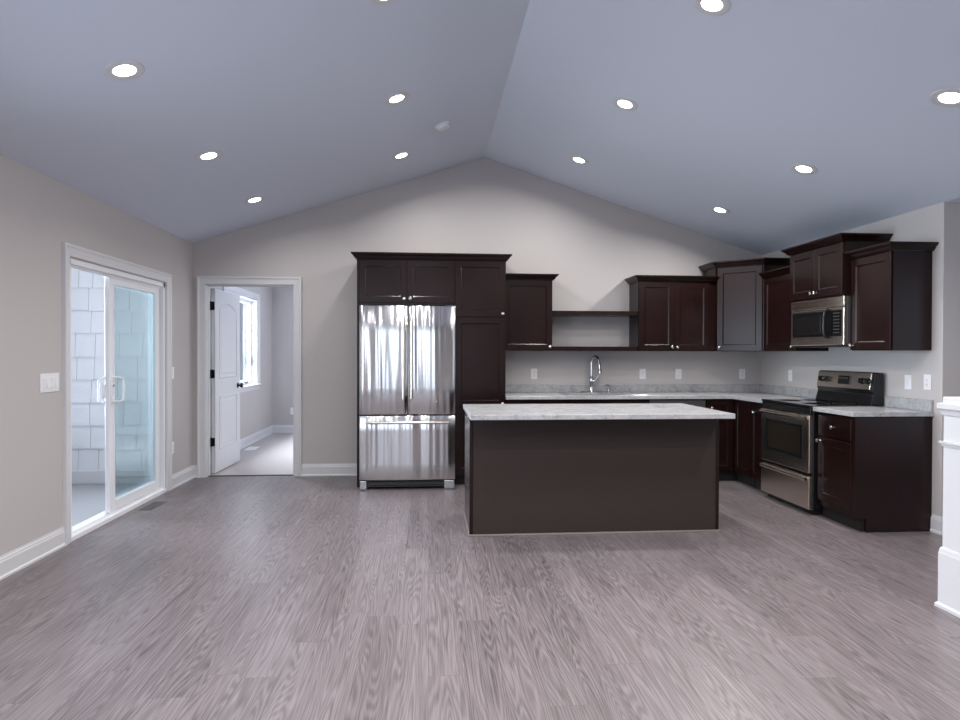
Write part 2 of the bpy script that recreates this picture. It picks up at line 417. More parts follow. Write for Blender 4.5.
tag(m.build('wall_bedroom_right', WALL), 'right wall of the bedroom', 'wall', kind=S)
m = MB().box(BX-.15, .62, .13, 3.92, 2.44, 2.54)
tag(m.build('ceiling_bedroom', CEIL), 'flat bedroom ceiling', 'ceiling', kind=S)
# baseboards
BB = [(0, 0), (.022, 0), (.022, .012), (.014, .022), (.014, .098), (.010, .106), (.010, .114), (.005, .122), (.004, .132), (0, .132)]
def base(name, paths, label):
    m = MB()
    for p in paths: m.sweep([(x, y, 0) for x, y in p[::-1]], (0, 0, 1), BB)
    return tag(m.build(name, TRIM), label, 'baseboard', kind=S)
base('baseboard_left', [[(XL, -.605), (XL, -.001)][::-1], [(XL, YF), (XL, -2.405)][::-1]], 'white baseboard along the left wall')
base('baseboard_back', [[(XL+.001, 0), (-2.446, 0)][::-1], [(-1.361, 0), (-.712, 0)][::-1]], 'white baseboard on the back wall left of the fridge')
base('baseboard_right', [[(XR, -2.497), (XR, YE), (5.78, YE)]][::1] and [[(5.78, YE), (XR, YE), (XR, -2.497)]], 'white baseboard rounding the right wall corner')
base('baseboard_bedroom', [[(.5, 3.8), (BX, 3.8), (BX, .14)]], 'white baseboard around the carpeted bedroom')
# check of sweep side is done by eye: lateral = T x Z

# ---- casing profile (lateral outward negative)
CP = [(0, 0), (0, .012), (-.012, .015), (-.016, .013), (-.050, .016), (-.060, .020), (-.066, .026), (-.082, .026), (-.082, 0)]
def casing(path, n, prof=CP): return MB().sweep(path, n, prof)

# ---- door_1: patio sliding door
d = thing('door_1', (XL, (OY0+OY1)/2, 0), 'white vinyl sliding patio door, half slid open, in the left wall', 'door', kind=S)
casing([(XL, OY1+.008, 0), (XL, OY1+.008, OZ+.008), (XL, OY0-.008, OZ+.008), (XL, OY0-.008, 0)][::-1], (1, 0, 0)).build('casing', TRIM, d)
m = MB(); fx0, fx1 = XL-.12, XL-.004
m.box(fx0, fx1, OY0, OY0+.03, 0, OZ); m.box(fx0, fx1, OY1-.03, OY1, 0, OZ); m.box(fx0, fx1, OY0, OY1, OZ-.04, OZ); m.box(fx0-.02, fx1+.01, OY0, OY1, -.03, .03)
m.box(XL-.075, XL-.070, OY0, OY1, .03, .045); m.box(XL-.030, XL-.026, OY0, OY1, .03, .05); m.box(XL-.035, XL-.026, OY0, OY1, OZ-.065, OZ-.04)
m.box(XL-.115, XL-.110, OY0, OY1, .03, .045)
m.build('door_frame', VINYL, d)
def panel(nm, xc, y0, y1, z0, z1, st, gm):
    m = MB(); h = .018
    m.box(xc-h, xc+h, y0, y0+st, z0, z1, .003); m.box(xc-h, xc+h, y1-st, y1, z0, z1, .003)
    m.box(xc-h, xc+h, y0+st, y1-st, z0, z0+st+.01, .003); m.box(xc-h, xc+h, y0+st, y1-st, z1-st, z1, .003)
    # glazing bead
    q = .012
    m.box(xc+h-.006, xc+h+.002, y0+st, y0+st+q, z0+st+.01, z1-st); m.box(xc+h-.006, xc+h+.002, y1-st-q, y1-st, z0+st+.01, z1-st)
    o = m.build(nm, VINYL, d)
    MB().box(xc-.004, xc+.004, y0+st, y1-st, z0+st+.01, z1-st).build('glass_pane', gm, o)
    return o
fixed = panel('fixed_panel', XL-.092, -1.60, OY1-.03, .045, OZ-.04, .065, GLASSC)
slid = panel('sliding_panel', XL-.050, -1.700, -.755, .05, OZ-.045, .072, GLASS)
# pull handle
yh = -1.662
m = MB().box(XL-.032, XL-.022, yh-.018, yh+.018, .915, 1.135, .004)
m.tube([(XL-.025, yh, .935), (XL+.025, yh+.004, .935), (XL+.034, yh+.05, .945), (XL+.036, yh+.052, 1.03), (XL+.034, yh+.05, 1.115), (XL+.025, yh+.004, 1.125), (XL-.025, yh, 1.125)], .008, 10)
m.box(XL-.024, XL-.010, yh-.012, yh+.006, 1.00, 1.05, .003)
m.box(XL-.084, XL-.068, yh-.05, yh-.005, .96, 1.07, .006).tube([(XL-.075, yh-.03, .925), (XL-.11, yh-.045, .94), (XL-.11, yh-.045, 1.10), (XL-.075, yh-.03, 1.125)], .008, 8)
m.build('pull_handle', VINYL, slid)
MB().lathe([(0, 0), (.009, 0), (.009, .004), (0, .004)], (XL-.012, yh-.012, 1.06), (1, 0, 0), 12).build('lock_cylinder', DGREY, slid)

# ---- door_2: interior two-panel door, opened into the bedroom
d2 = thing('door_2', (-1.885, 0, 0), 'white two panel interior door standing open into the carpeted room', 'door', kind=S)
casing([(DX0+.012, 0, 0), (DX0+.012, 0, DZ-.012), (DX1-.012, 0, DZ-.012), (DX1-.012, 0, 0)], (0, -1, 0)).build('casing', TRIM, d2)
m = MB(); m.box(DX0, DX0+.02, 0, .13, 0, DZ); m.box(DX1-.02, DX1, 0, .13, 0, DZ); m.box(DX0, DX1, 0, .13, DZ-.02, DZ)
m.box(DX0+.02, DX0+.03, .045, .08, 0, DZ-.02); m.box(DX1-.03, DX1-.02, .045, .08, 0, DZ-.02); m.box(DX0+.02, DX1-.02, .045, .08, DZ-.03, DZ-.02)
m.build('jamb', TRIM, d2)
MB().box(DX0+.02, DX1-.02, .045, .075, 0, .007).build('threshold', DGREY, d2)
ang = math.radians(88.2); hx, hy = DX0+.026, .142
R = Matrix.Translation((hx, hy, 0)) @ Matrix.Rotation(ang, 4, 'Z')
def arch_slab():
    """slab in local coordinates: x 0..W, y -T..0 (visible face y=-T), z 0..H with moulded panels"""
    W, T, Hh, z0 = .82, .035, 2.005, .016
    m = MB()
    m.box(0, W, -T+.004, -.004, z0, z0+Hh, 0)
    def face(y, sgn):
        outs = []
        def rect(x0, x1, a, b, arch):
            pts = [(x0, a), (x1, a)]
            if arch:
                n = 14
                for i in range(n+1):
                    t = 1-i/n; x = x0+(x1-x0)*t
                    pts.append((x, b-arch+arch*math.sin(PI*t)**.9))
            else: pts += [(x1, b), (x0, b)]
            return pts
        panels = [rect(.12, W-.12, z0+.24, z0+.83, 0), rect(.12, W-.12, z0+1.02, z0+1.88, .085)]
        # flat skin with raised moulding rings around each panel
        m.box(0, W, min(y, y+sgn*.004), max(y, y+sgn*.004), z0, z0+Hh, .0015)
        for P in panels:
            cx = sum(p[0] for p in P)/len(P); cz = sum(p[1] for p in P)/len(P)
            rings = []
            for sc, dp in ((0, 0), (.006, -.010), (.014, -.012), (.026, .003), (.034, .003), (.060, -.007)):
                rr = []
                for (a, b) in P:
                    dx, dz = cx-a, cz-b
                    rr.append((a+math.copysign(min(sc, abs(dx)), dx), y+sgn*(dp*-1 if False else -dp) , b+math.copysign(min(sc, abs(dz)), dz)))
                rings.append(rr)
            n = len(P); vs = [v for r in rings for v in r]; fs = []
            for i in range(len(rings)-1):
                for k in range(n):
                    q = (k+1) % n; fs.append([i*n+k, i*n+q, (i+1)*n+q, (i+1)*n+k])
            fs.append([(len(rings)-1)*n+k for k in range(n)])
            m.add(vs, fs)
    face(-T, -1); face(0, 1)
    m.v = [tuple(R @ Vector(v)) for v in m.v]
    return m
slab = arch_slab().build('door_slab', TRIM, d2)
for z in (.355, 1.095, 1.833):
    h = MB().tube([(hx-.005, hy-.008, z-.05), (hx-.005, hy-.008, z+.05)], .0085, 10).box(DX0+.018, DX0+.0235, hy-.055, hy-.008, z-.045, z+.045)
    h.box(-.004, .0, -.035, -.001, z-.045, z+.045, 0, R)
    h.build('hinge', BRONZE, d2)
k = MB()
for sg, y0 in ((-1, -.039), (1, .004)):
    k.lathe([(0, 0), (.031, 0), (.031, .007), (.013, .010), (.012, .030), (.024, .036), (.029, .048), (.026, .060), (0, .064)], R @ Vector((.735, y0, .935)), R.to_3x3() @ Vector((0, sg, 0)), 20)
k.build('door_knob', BRONZE, slab)

# ---- window_1: bedroom window
w = thing('window_1', (BX, 2.1, WZ0), 'white framed bedroom window seen past the open door', 'window', kind=S)
m = MB().sweep([(BX, WY1+.006, WZ0), (BX, WY1+.006, WZ1+.006), (BX, WY0-.006, WZ1+.006), (BX, WY0-.006, WZ0)][::-1], (1, 0, 0), CP)
m.box(BX, BX+.016, WY0-.09, WY1+.09, WZ0-.085, WZ0-.02, .003).box(BX-.10, BX+.045, WY0-.1, WY1+.1, WZ0-.02, WZ0, .004)
m.build('window_casing', TRIM, w)
m = MB(); xw = BX-.12
m.box(xw, BX-.0, WY0-.0, WY0+.016, WZ0, WZ1).box(xw, BX, WY1-.016, WY1, WZ0, WZ1).box(xw, BX, WY0, WY1, WZ1-.016, WZ1)
for a, b in ((WY0+.016, (WY0+WY1)/2), ((WY0+WY1)/2, WY1-.016)):
    m.box(xw, xw+.04, a, a+.05, WZ0, WZ1-.016, .003).box(xw, xw+.04, b-.05, b, WZ0, WZ1-.016, .003)
    m.box(xw, xw+.04, a+.05, b-.05, WZ0, WZ0+.06, .003).box(xw, xw+.04, a+.05, b-.05, WZ1-.07, WZ1-.016, .003)
fr = m.build('window_frame', VINYL, w)
MB().box(xw+.016, xw+.022, WY0+.06, WY1-.06, WZ0+.05, WZ1-.06).build('window_pane', GLASSC, fr)
m = MB().box(xw+.04, xw+.055, 2.55, 2.63, WZ0+.02, WZ0+.04, .003).tube([(xw+.05, 2.6, WZ0+.035), (xw+.075, 2.61, WZ0+.06), (xw+.075, 2.66, WZ0+.09)], .006, 8)
m.box(xw+.04, xw+.06, WY1-.07, WY1-.05, WZ0+.28, WZ0+.40, .004)
m.build('window_crank', DGREY, fr)

# ---- porch siding wall
m = MB(); PY = -.10
m.box(-7.5, -2.62, PY+.03, PY+.16, -.2, 2.9)
ch = .237; z = .115
row = 0
while z < 2.85:
    x = -7.5+random.uniform(0, .1)
    while x < -2.93:
        wv = random.choice((.14, .17, .20, .235, .26)); x1 = min(x+wv, -2.925)
        dz = random.choice((0, 0, 0, -.012, .008))
        if x1-x > .02:
            m.prism([(PY-.006, z-.02+dz), (PY+.028, z-.02+dz), (PY+.028, z+ch+.02), (PY+.016, z+ch+.02)][::-1], x+.002, x1-.002, 'x')
        x = x1
    z += ch; row += 1
SH = simple('white_shingle_paint', (.70, .71, .74), .75, bump=.25, bscale=70)
tag(m.build('wall_porch', SH), 'white shingle siding wall seen through the patio door', 'wall', kind=S)
m = MB().box(-7.5, -2.93, PY-.03, PY, -.03, .105, .004).box(-2.93, -2.80, PY-.03, PY+.03, -.03, 2.9, .004)
tag(m.build('trim_1', TRIM), 'white trim boards edging the shingle wall outside', 'trim', kind=S)

# ------------------------------------------------------------------ wall plates
def wall_plate(o, n, w, h, label, name='power_outlet', cat='outlet', kind='outlet', group=None):
    """o centre on the wall, n outward normal (axis aligned)"""
    o = Vector(o); n = Vector(n); u = Vector((0, 0, 1)).cross(n)
    M = Matrix(((u.x, n.x, 0, o.x), (u.y, n.y, 0, o.y), (0, 0, 1, o.z), (0, 0, 0, 1)))
    t = thing(name, o, label, cat, group)
    MB().box(-w/2, w/2, 0, .006, -h/2, h/2, .003, M).build('cover_plate', PLATE, t)
    g = max(1, round(w/.05)-(1 if w < .09 else 0)) if kind == 'switch' else 1
    if kind == 'switch':
        g = max(1, int(round((w-.07)/.046))+1)
        for i in range(g):
            x = (i-(g-1)/2)*.046
            Rk = M @ Matrix.Translation((x, .006, 0)) @ Matrix.Rotation(math.radians(4 if i % 2 else -4), 4, 'X')
            MB().box(-.016, .016, -.002, .004, -.033, .033, .0015, Rk).build('rocker', PLATE, t)
    else:
        b = MB()
        b.box(-.0165, .0165, .004, .0085, -.034, .034, .0015, M)
        r = b.build('receptacle', PLATE, t)
        for dz in (-.018, .018):
            MB().box(-.0075, -.0055, .0075, .0088, dz-.003, dz+.006, 0, M).build('slot', DGREY, r)
            MB().box(.0055, .0075, .0075, .0088, dz-.003, dz+.005, 0, M).build('slot', DGREY, r)
            MB().box(-.002, .002, .0075, .0088, dz-.010, dz-.006, 0, M).build('ground_hole', DGREY, r)
    return t
B_, R_, L_ = (0, -1, 0), (-1, 0, 0), (1, 0, 0)
wall_plate((1.158, 0, 1.10), B_, .072, .116, 'white outlet on back wall between tall pantry and faucet')
wall_plate((2.387, 0, 1.10), B_, .072, .116, 'white outlet on back wall first to the right of the faucet')
wall_plate((2.802, 0, 1.10), B_, .072, .116, 'white outlet on back wall second to the right of the faucet')
wall_plate((3.544, 0, 1.10), B_, .072, .116, 'white outlet on back wall nearest the inner corner')
wall_plate((XR, -.60, 1.10), R_, .072, .116, 'white outlet on right wall between inner corner and stove')
wall_plate((XR, -2.245, 1.105), R_, .072, .116, 'white switch on right wall just right of the stove panel', 'light_switch', 'switch', 'switch')
wall_plate((XR, -2.440, 1.115), R_, .072, .116, 'white outlet at right end of side wall, above the counter end')
wall_plate((XL, -2.561, 1.124), L_, .208, .124, 'wide white four gang switch plate left of patio door', 'light_switch', 'switch', 'switch')
wall_plate((XL, -.545, 1.126), L_, .072, .116, 'white switch right of patio door near the corner', 'light_switch', 'switch', 'switch')
wall_plate((XL, -.548, .395), L_, .072, .116, 'low white outlet right of patio door above baseboard')
wall_plate((-2.25, 3.8, .363), B_, .075, .118, 'low white outlet on far wall inside the bedroom')
wall_plate((-3.09, PY-.006, .386), B_, .10, .14, 'white outdoor outlet box on the shingle wall outside')

# ------------------------------------------------------------------ ceiling lights
def can_light(x, y, side, label, watts):
    z = (ZL+(x-XL)*SL) if side < 0 else (ZR+(XR-x)*SR)
    n = Vector((SL, 0, -1)) if side < 0 else Vector((-SR, 0, -1)); n.normalize()
    o = Vector((x, y, z)); t = thing('recessed_light', o, label, 'ceiling light', 'recessed ceiling lights')
    MB().lathe([(.097, -.002), (.098, .002), (.094, .004), (.078, .004), (.058, .003), (.053, -.002)], o, n, 40).build('trim_ring', TRIM, t)
    MB().lathe([(0, .0056), (.030, .0052), (.047, .0044), (.053, .0036), (.053, -.002), (0, -.002)], o, n, 36).build('lamp_lens', LENSM, t)
    d = bpy.data.lights.new('lamp_glow', 'AREA'); d.shape = 'DISK'; d.size = .12; d.energy = watts; d.color = CAN_COL; d.spread = math.radians(158)
    l = bpy.data.objects.new('lamp_glow', d); C.objects.link(l); l.parent = t; l.location = n*.016
    l.rotation_euler = n.to_track_quat('-Z', 'Y').to_euler()
rowname = ('nearest the back wall', 'in the middle', 'nearest the viewer')
for side, cols in ((-1, (((-1.627, -1.606, -1.565), (-.845, -2.160, -3.545), 'outer row of left slope'), ((-.262, -.240, -.222), (-.896, -2.230, -3.600), 'inner row of left slope'))),
                   (1, (((1.443, 1.458, 1.494), (-.888, -2.292, -3.685), 'inner row of right slope'), ((2.850, 2.854, 2.858), (-.902, -2.305, -3.673), 'outer row of right slope')))):
    for xs, ys, nm in cols:
        for x, y, rn in zip(xs, ys, rowname):
            can_light(x, y, side, 'added round lit ceiling light out of view, %s, %s' % (nm, rn), CAN_W[nm])
        for y, rn in ((-5.05, 'fourth from the back wall'), (-6.45, 'fifth from the back wall')): can_light(xs[2], y, side, 'added round lit ceiling light out of view, %s, %s' % (nm, rn), CAN_REAR_FILL if 'inner' in nm else CAN_REAR_FILL*.7)  # rear lights out of view, added to fill the room with light
x, y = .119, -1.395; z = ZL+(x-XL)*SL; n = Vector((SL, 0, -1)).normalized()
t = thing('smoke_detector', (x, y, z), 'round white smoke detector near the ceiling ridge', 'smoke detector')
MB().lathe([(.070, -.002), (.072, .008), (.066, .012), (0, .012)], (x, y, z), n, 32).build('mounting_base', PLATE, t)
MB().lathe([(.062, .010), (.062, .020), (.052, .034), (.030, .040), (0, .040)], (x, y, z), n, 32).build('sensor_cover', PLATE, t)

# ------------------------------------------------------------------ floor registers
t = thing('floor_vent', (-2.375, -1.275, 0), 'dark metal floor vent in the planks in front of patio door', 'vent')
MB().box(-2.43, -2.32, -1.43, -1.12, 0, .004, .0015).build('vent_frame', VENT, t)
for i in range(9):
    y0 = -1.405+i*.030
    MB().box(-2.418, -2.332, y0, y0+.018, .003, .0065, .001).build('vent_slat', VENT, t)
t = thing('floor_register', (-2.40, 2.02, .004), 'small white floor register on the bedroom carpet', 'vent')
MB().box(-2.50, -2.36, 1.87, 2.17, .004, .012, .002).build('register_frame', PLATE, t)
for i in range(8):
    y0 = 1.895+i*.032
    MB().box(-2.485, -2.375, y0, y0+.02, .011, .015, .001).build('register_slat', PLATE, t)

# ------------------------------------------------------------------ cabinets
X_, Y_, Zv = Vector((1, 0, 0)), Vector((0, 1, 0)), Vector((0, 0, 1))
def knob(door, pos, n):
    MB().lathe([(0, 0), (.008, 0), (.006, .004), (.0055, .012), (.010, .016), (.0148, .022), (.0145, .027), (.009, .031), (0, .032)], pos, n, 18).build('knob', NICKEL, door)
def door(parent, o, u, n, w, h, kn=None, name='door', fr=.058):
    dr = MB().shaker(o, u, n, w, h, .02, fr).build(name, WOOD, parent)
    if kn is not None:
        p = Vector(o)+Vector(u).normalized()*kn[0]+Zv*kn[1]+Vector(n).normalized()*.0195
        knob(dr, p, n)
    return dr
def drawer(parent, o, u, n, w, h, kn=True):
    o = Vector(o); u = Vector(u); n = Vector(n)
    M = Matrix(((u.x, n.x, 0, o.x), (u.y, n.y, 0, o.y), (0, 0, 1, o.z), (0, 0, 0, 1)))
    dr = MB().box(0, w, 0, .02, 0, h, .004, M).build('drawer', WOOD, parent)
    if kn: knob(dr, o+u*(w/2)+Zv*(h/2)+n*.0195, n)
CROWN = [(0, 0), (.010, 0), (.012, .006), (.020, .010), (.032, .030), (.046, .040), (.050, .046), (.055, .048), (.055, .060), (0, .060)]
def crown(parent, path, z):
    MB().sweep([(x, y, z) for x, y in path], Zv, CROWN).build('crown_molding', WOOD, parent)
def lid(m, x0, x1, y0, y1, z): m.box(x0, x1, y0, y1, z, z+.012)

# --- tall run: cabinet above the fridge and the pantry
TL, TM, TR, TF, TT = -.707, .255, .769, -.60, 2.253
c = thing('fridge_cabinet', ((TL+TM)/2, 0, 1.81), 'dark cherry cabinet with two doors above the refrigerator, with full height end panel', 'cabinet')
m = MB().box(TL+.018, TM, TF, -.002, 1.805, TT+.05)
m.build('cabinet_body', WOOD, c)
MB().box(TL, TL+.018, TF-.02, -.002, 0, TT+.02, .0015).build('end_panel', WOOD, c)
dw = (TM-TL-.022)/2
door(c, (TL+.020, TF, 1.826), X_, B_, dw-.002, .418, (dw-.030, .037))
door(c, (TL+.020+dw, TF, 1.826), X_, B_, dw-.002, .418, (.030, .037))
crown(c, [(TL, -.002), (TL, TF-.02), (TM, TF-.02)], TT)
c = thing('pantry_cabinet', ((TM+TR)/2, 0, 0), 'tall dark cherry pantry cabinet right of the refrigerator', 'cabinet')
MB().box(TM, TR, TF, -.002, .10, TT+.05).build('cabinet_body', WOOD, c)
MB().box(TM+.005, TR-.005, TF+.065, -.01, 0, .10).build('toe_kick', KICK, c)
pw = TR-TM-.010
door(c, (TM+.005, TF, 1.692), X_, B_, pw, .553, (pw-.028, .030))
door(c, (TM+.005, TF, .792), X_, B_, pw, .892, (pw-.028, .030))
door(c, (TM+.005, TF, .110), X_, B_, pw, .674, (pw-.028, .640))
crown(c, [(TM, TF-.02), (TR, TF-.02), (TR, -.002)], TT)

# --- back wall uppers
UB = 1.355
c = thing('upper_cabinet', (1.035, 0, UB), 'single door dark wall cabinet right beside the tall pantry', 'cabinet')
MB().box(TR, 1.300, -.31, -.002, UB, 2.135).build('cabinet_body', WOOD, c)
door(c, (TR+.004, -.31, UB+.006), X_, B_, .523, .734, (.523-.028, .036))
crown(c, [(TR, -.33), (1.300, -.33), (1.300, -.002)], 2.098)
for z, nm in ((1.735, 'upper'), (1.356, 'lower')):
    s = MB().box(1.301, 2.229, -.305, -.001, z, z+.045, .002)
    tag(s.build('floating_shelf', WOOD, loc=(1.765, -.15, z)), 'dark wood %s open shelf spanning between wall cabinets over the sink' % nm, 'shelf', 'open shelves above the sink')
c = thing('upper_cabinet', (2.655, 0, UB), 'double door dark wall cabinet right of the open shelves', 'cabinet')
MB().box(2.230, 3.078, -.31, -.002, UB, 2.135).build('cabinet_body', WOOD, c)
w2 = (3.078-2.230-.075)/2
door(c, (2.236, -.31, UB+.006), X_, B_, w2-.002, .734, (w2-.030, .036))
door(c, (2.236+w2, -.31, UB+.006), X_, B_, w2-.002, .734, (.028, .036))
crown(c, [(2.230, -.002), (2.230, -.33), (3.078, -.33)], 2.098)
# --- diagonal corner upper
DA, DB = Vector((3.080, -.33, 0)), Vector((XR-.33, -.655, 0))
dv = (DB-DA); dl = dv.length; du = dv.normalized(); dn = du.cross(Zv)
c = thing('corner_wall_cabinet', (3.5, -.25, UB), 'angled corner wall cabinet with a single door catching the daylight', 'cabinet')
ins = dn*.02
a0, b0 = DA-ins, DB-ins
MB().prism([(3.080, -.002), (3.080, a0.y), (a0.x+.02, a0.y), (b0.x, b0.y), (XR-.002, b0.y), (XR-.002, -.002)], UB, 2.29, 'z').build('cabinet_body', WOOD, c)
door(c, a0+du*.012+Zv*(UB+.006), du, dn, dl-.024, .884, (.030, .036))
crown(c, [(3.080, -.002), (3.080, -.335), (XR-.33, -.655), (XR-.002, -.655)], 2.252)
# --- right wall uppers (fronts face -X; u runs towards the viewer)
def rdoor(parent, x, ya, yb, z, h, kn=None):
    """ya far edge, yb near edge; kn measured from the far edge"""
    return door(parent, (x, ya, z), (0, -1, 0), R_, ya-yb, h, kn)
FX = XR-.31
c = thing('upper_cabinet', (3.6, -.95, UB), 'narrow shaded wall cabinet between angled corner cabinet and microwave', 'cabinet')
MB().box(FX, XR-.002, -1.238, -.656, UB, 2.135).build('cabinet_body', WOOD, c)
rdoor(c, FX, -.664, -1.232, UB+.006, .734, (.535, .036))
crown(c, [(XR-.33, -.656), (XR-.33, -1.238)], 2.098)
c = thing('microwave_cabinet', (3.57, -1.625, 1.81), 'two door dark cabinet directly above the microwave', 'cabinet')
MX = XR-.375
MB().box(MX, XR-.002, -2.012, -1.240, 1.808, 2.29).build('cabinet_body', WOOD, c)
rdoor(c, MX, -1.246, -1.625, 1.826, .416, (.352, .034)); rdoor(c, MX, -1.627, -2.006, 1.826, .416, (.028, .034))
crown(c, [(XR-.002, -1.240), (MX-.02, -1.240), (MX-.02, -2.012), (XR-.002, -2.012)], 2.248)
c = thing('upper_cabinet', (3.6, -2.245, UB), 'dark wall cabinet right of the microwave, at the end of the run', 'cabinet')
MB().box(FX, XR-.002, -2.475, -2.014, UB, 2.135).build('cabinet_body', WOOD, c)
MB().box(FX-.002, FX+.045, -2.479, -2.475, UB, 2.098).build('face_stile', WOOD, c)
rdoor(c, FX, -2.020, -2.468, UB+.006, .734, (.028, .036))
crown(c, [(XR-.33, -2.014), (XR-.33, -2.479), (XR-.002, -2.479)], 2.098)

# --- base cabinets along the back wall
BF = -.59; BT = .858
def base_box(parent, x0, x1, y0=BF, y1=-.002, z1=BT):
    MB().box(x0, x1, y0, y1, .10, z1).build('cabinet_body', WOOD, parent)
c = thing('base_cabinet', (1.09, -.3, 0), 'dark base cabinet below the counter beside the pantry', 'cabinet')
base_box(c, TR+.001, 1.409); MB().box(TR+.01, 1.405, BF+.04, -.01, 0, .10).build('toe_kick', KICK, c)
door(c, (TR+.006, BF, .108), X_, B_, .315, .575, (.285, .54)); door(c, (TR+.324, BF, .108), X_, B_, .312, .575, (.028, .54)); drawer(c, (TR+.006, BF, .694), X_, B_, .63, .155)
c = thing('sink_base_cabinet', (1.83, -.3, 0), 'dark base cabinet below the sink and faucet', 'cabinet')
m = MB().box(1.411, 2.249, BF, BF+.02, .10, BT).box(1.411, 1.43, BF, -.002, .10, BT).box(2.23, 2.249, BF, -.002, .10, BT).box(1.411, 2.249, BF, -.002, .10, .12)
m.build('cabinet_body', WOOD, c); MB().box(1.42, 2.24, BF+.04, -.01, 0, .10).build('toe_kick', KICK, c)
door(c, (1.416, BF, .108), X_, B_, .413, .575, (.385, .54)); door(c, (1.831, BF, .108), X_, B_, .413, .575, (.028, .54))
drawer(c, (1.416, BF, .694), X_, B_, .828, .155, False)
c = thing('dishwasher', (2.55, -.3, 0), 'black dishwasher under the counter behind the island', 'dishwasher')
MB().box(2.252, 2.848, BF+.01, -.02, .10, BT-.004).build('dishwasher_body', BLACK, c)
MB().box(2.254, 2.846, BF-.025, BF+.01, .115, .745, .006).build('door', BLACK, c)
cp = MB().box(2.254, 2.846, BF-.03, BF+.01, .752, .850, .008).build('control_panel', DGREY, c)
for i in range(7): MB().box(2.56+i*.035, 2.58+i*.035, BF-.033, BF-.029, .795, .808, .001).build('button', PRINT, cp)
MB().tube([(2.33, BF-.028, .765), (2.33, BF-.05, .762), (2.77, BF-.05, .762), (2.77, BF-.028, .765)], .008, 8).build('handle', STEEL, c)
MB().box(2.26, 2.84, BF+.06, -.03, 0, .10).build('toe_kick', KICK, c)
c = thing('corner_base_cabinet', (3.5, -.3, 0), 'dark corner base cabinet with two doors meeting at an inner corner', 'cabinet')
RFX = XR-.59
MB().prism([(2.852, -.002), (2.852, BF), (RFX, BF), (RFX, -.935), (XR-.002, -.935), (XR-.002, -.002)], .10, BT, 'z').build('cabinet_body', WOOD, c)
MB().prism([(2.86, -.01), (2.86, BF+.04), (RFX+.04, BF+.04), (RFX+.04, -.93), (XR-.01, -.93), (XR-.01, -.01)], 0, .10, 'z').build('toe_kick', KICK, c)
door(c, (2.858, BF, .108), X_, B_, .290, .742, (.05, .66))
rdoor(c, RFX, BF-.024, -.930, .108, .742)
c = thing('base_cabinet', (3.5, -1.09, 0), 'narrow dark base cabinet just left of the stove', 'cabinet')
MB().box(RFX, XR-.002, -1.238, -.937, .10, BT).build('cabinet_body', WOOD, c)
MB().box(RFX+.04, XR-.01, -1.235, -.94, 0, .10).build('toe_kick', KICK, c)
rdoor(c, RFX, -.942, -1.233, .108, .742, (.085, .655))
c = thing('base_cabinet', (3.5, -2.25, 0), 'dark base cabinet with drawer and end panel right of the stove', 'cabinet')
MB().box(RFX, XR-.002, -2.475, -2.012, .10, BT).build('cabinet_body', WOOD, c)
MB().box(RFX+.04, XR-.01, -2.474, -2.014, 0, .10).build('toe_kick', KICK, c)
rdoor(c, RFX, -2.032, -2.440, .150, .505, (.030, .478))
drawer(c, (RFX, -2.032, .668), (0, -1, 0), R_, .408, .172)
MB().prism([(RFX-.020, .10), (RFX+.068, .10), (RFX+.068, 0), (XR-.003, 0), (XR-.003, BT), (RFX-.020, BT)], -2.493, -2.475, 'y', .0015).build('end_panel', WOOD, c)
MB().box(RFX-.022, RFX+.022, -2.4955, -2.45, .10, BT, .001).build('face_stile', WOOD, c)
MB().box(RFX+.066, XR-.003, -2.501, -2.493, 0, .014, .002).build('shoe_molding', WOOD, c)

# --- countertops
CT0, CT1, CE = .862, .897, -.640
CRX = XR-.640
def slab_boxes():
    m = MB(); SX0, SX1, SY0, SY1 = 1.44, 2.22, -.555, -.085
    m.box(TR+.002, SX0, CE, -.002, CT0, CT1, .002); m.box(SX1, CRX, CE, -.002, CT0, CT1, .002)
    m.box(SX0, SX1, CE, SY0, CT0, CT1, .002); m.box(SX0, SX1, SY1, -.002, CT0, CT1, .002)
    m.box(CRX, XR-.002, -1.240, -.002, CT0, CT1, .002)
    return m
t = thing('kitchen_countertop', (2.3, -.3, CT0), 'white speckled stone countertop running along the back wall to the stove', 'countertop')
slab_boxes().build('counter_slab', STONE, t)
MB().box(TR+.002, XR-.022, -.022, -.002, CT1, .982, .002).box(XR-.022, XR-.002, -1.240, -.002, CT1, .982, .002).build('backsplash', STONE, t)
t = thing('kitchen_countertop', (3.45, -2.26, CT0), 'short white speckled stone countertop right of the stove', 'countertop')
MB().box(CRX, XR-.002, -2.508, -2.012, CT0, CT1, .002).build('counter_slab', STONE, t)
MB().box(XR-.022, XR-.002, -2.500, -2.012, CT1, .982, .002).build('backsplash', STONE, t)

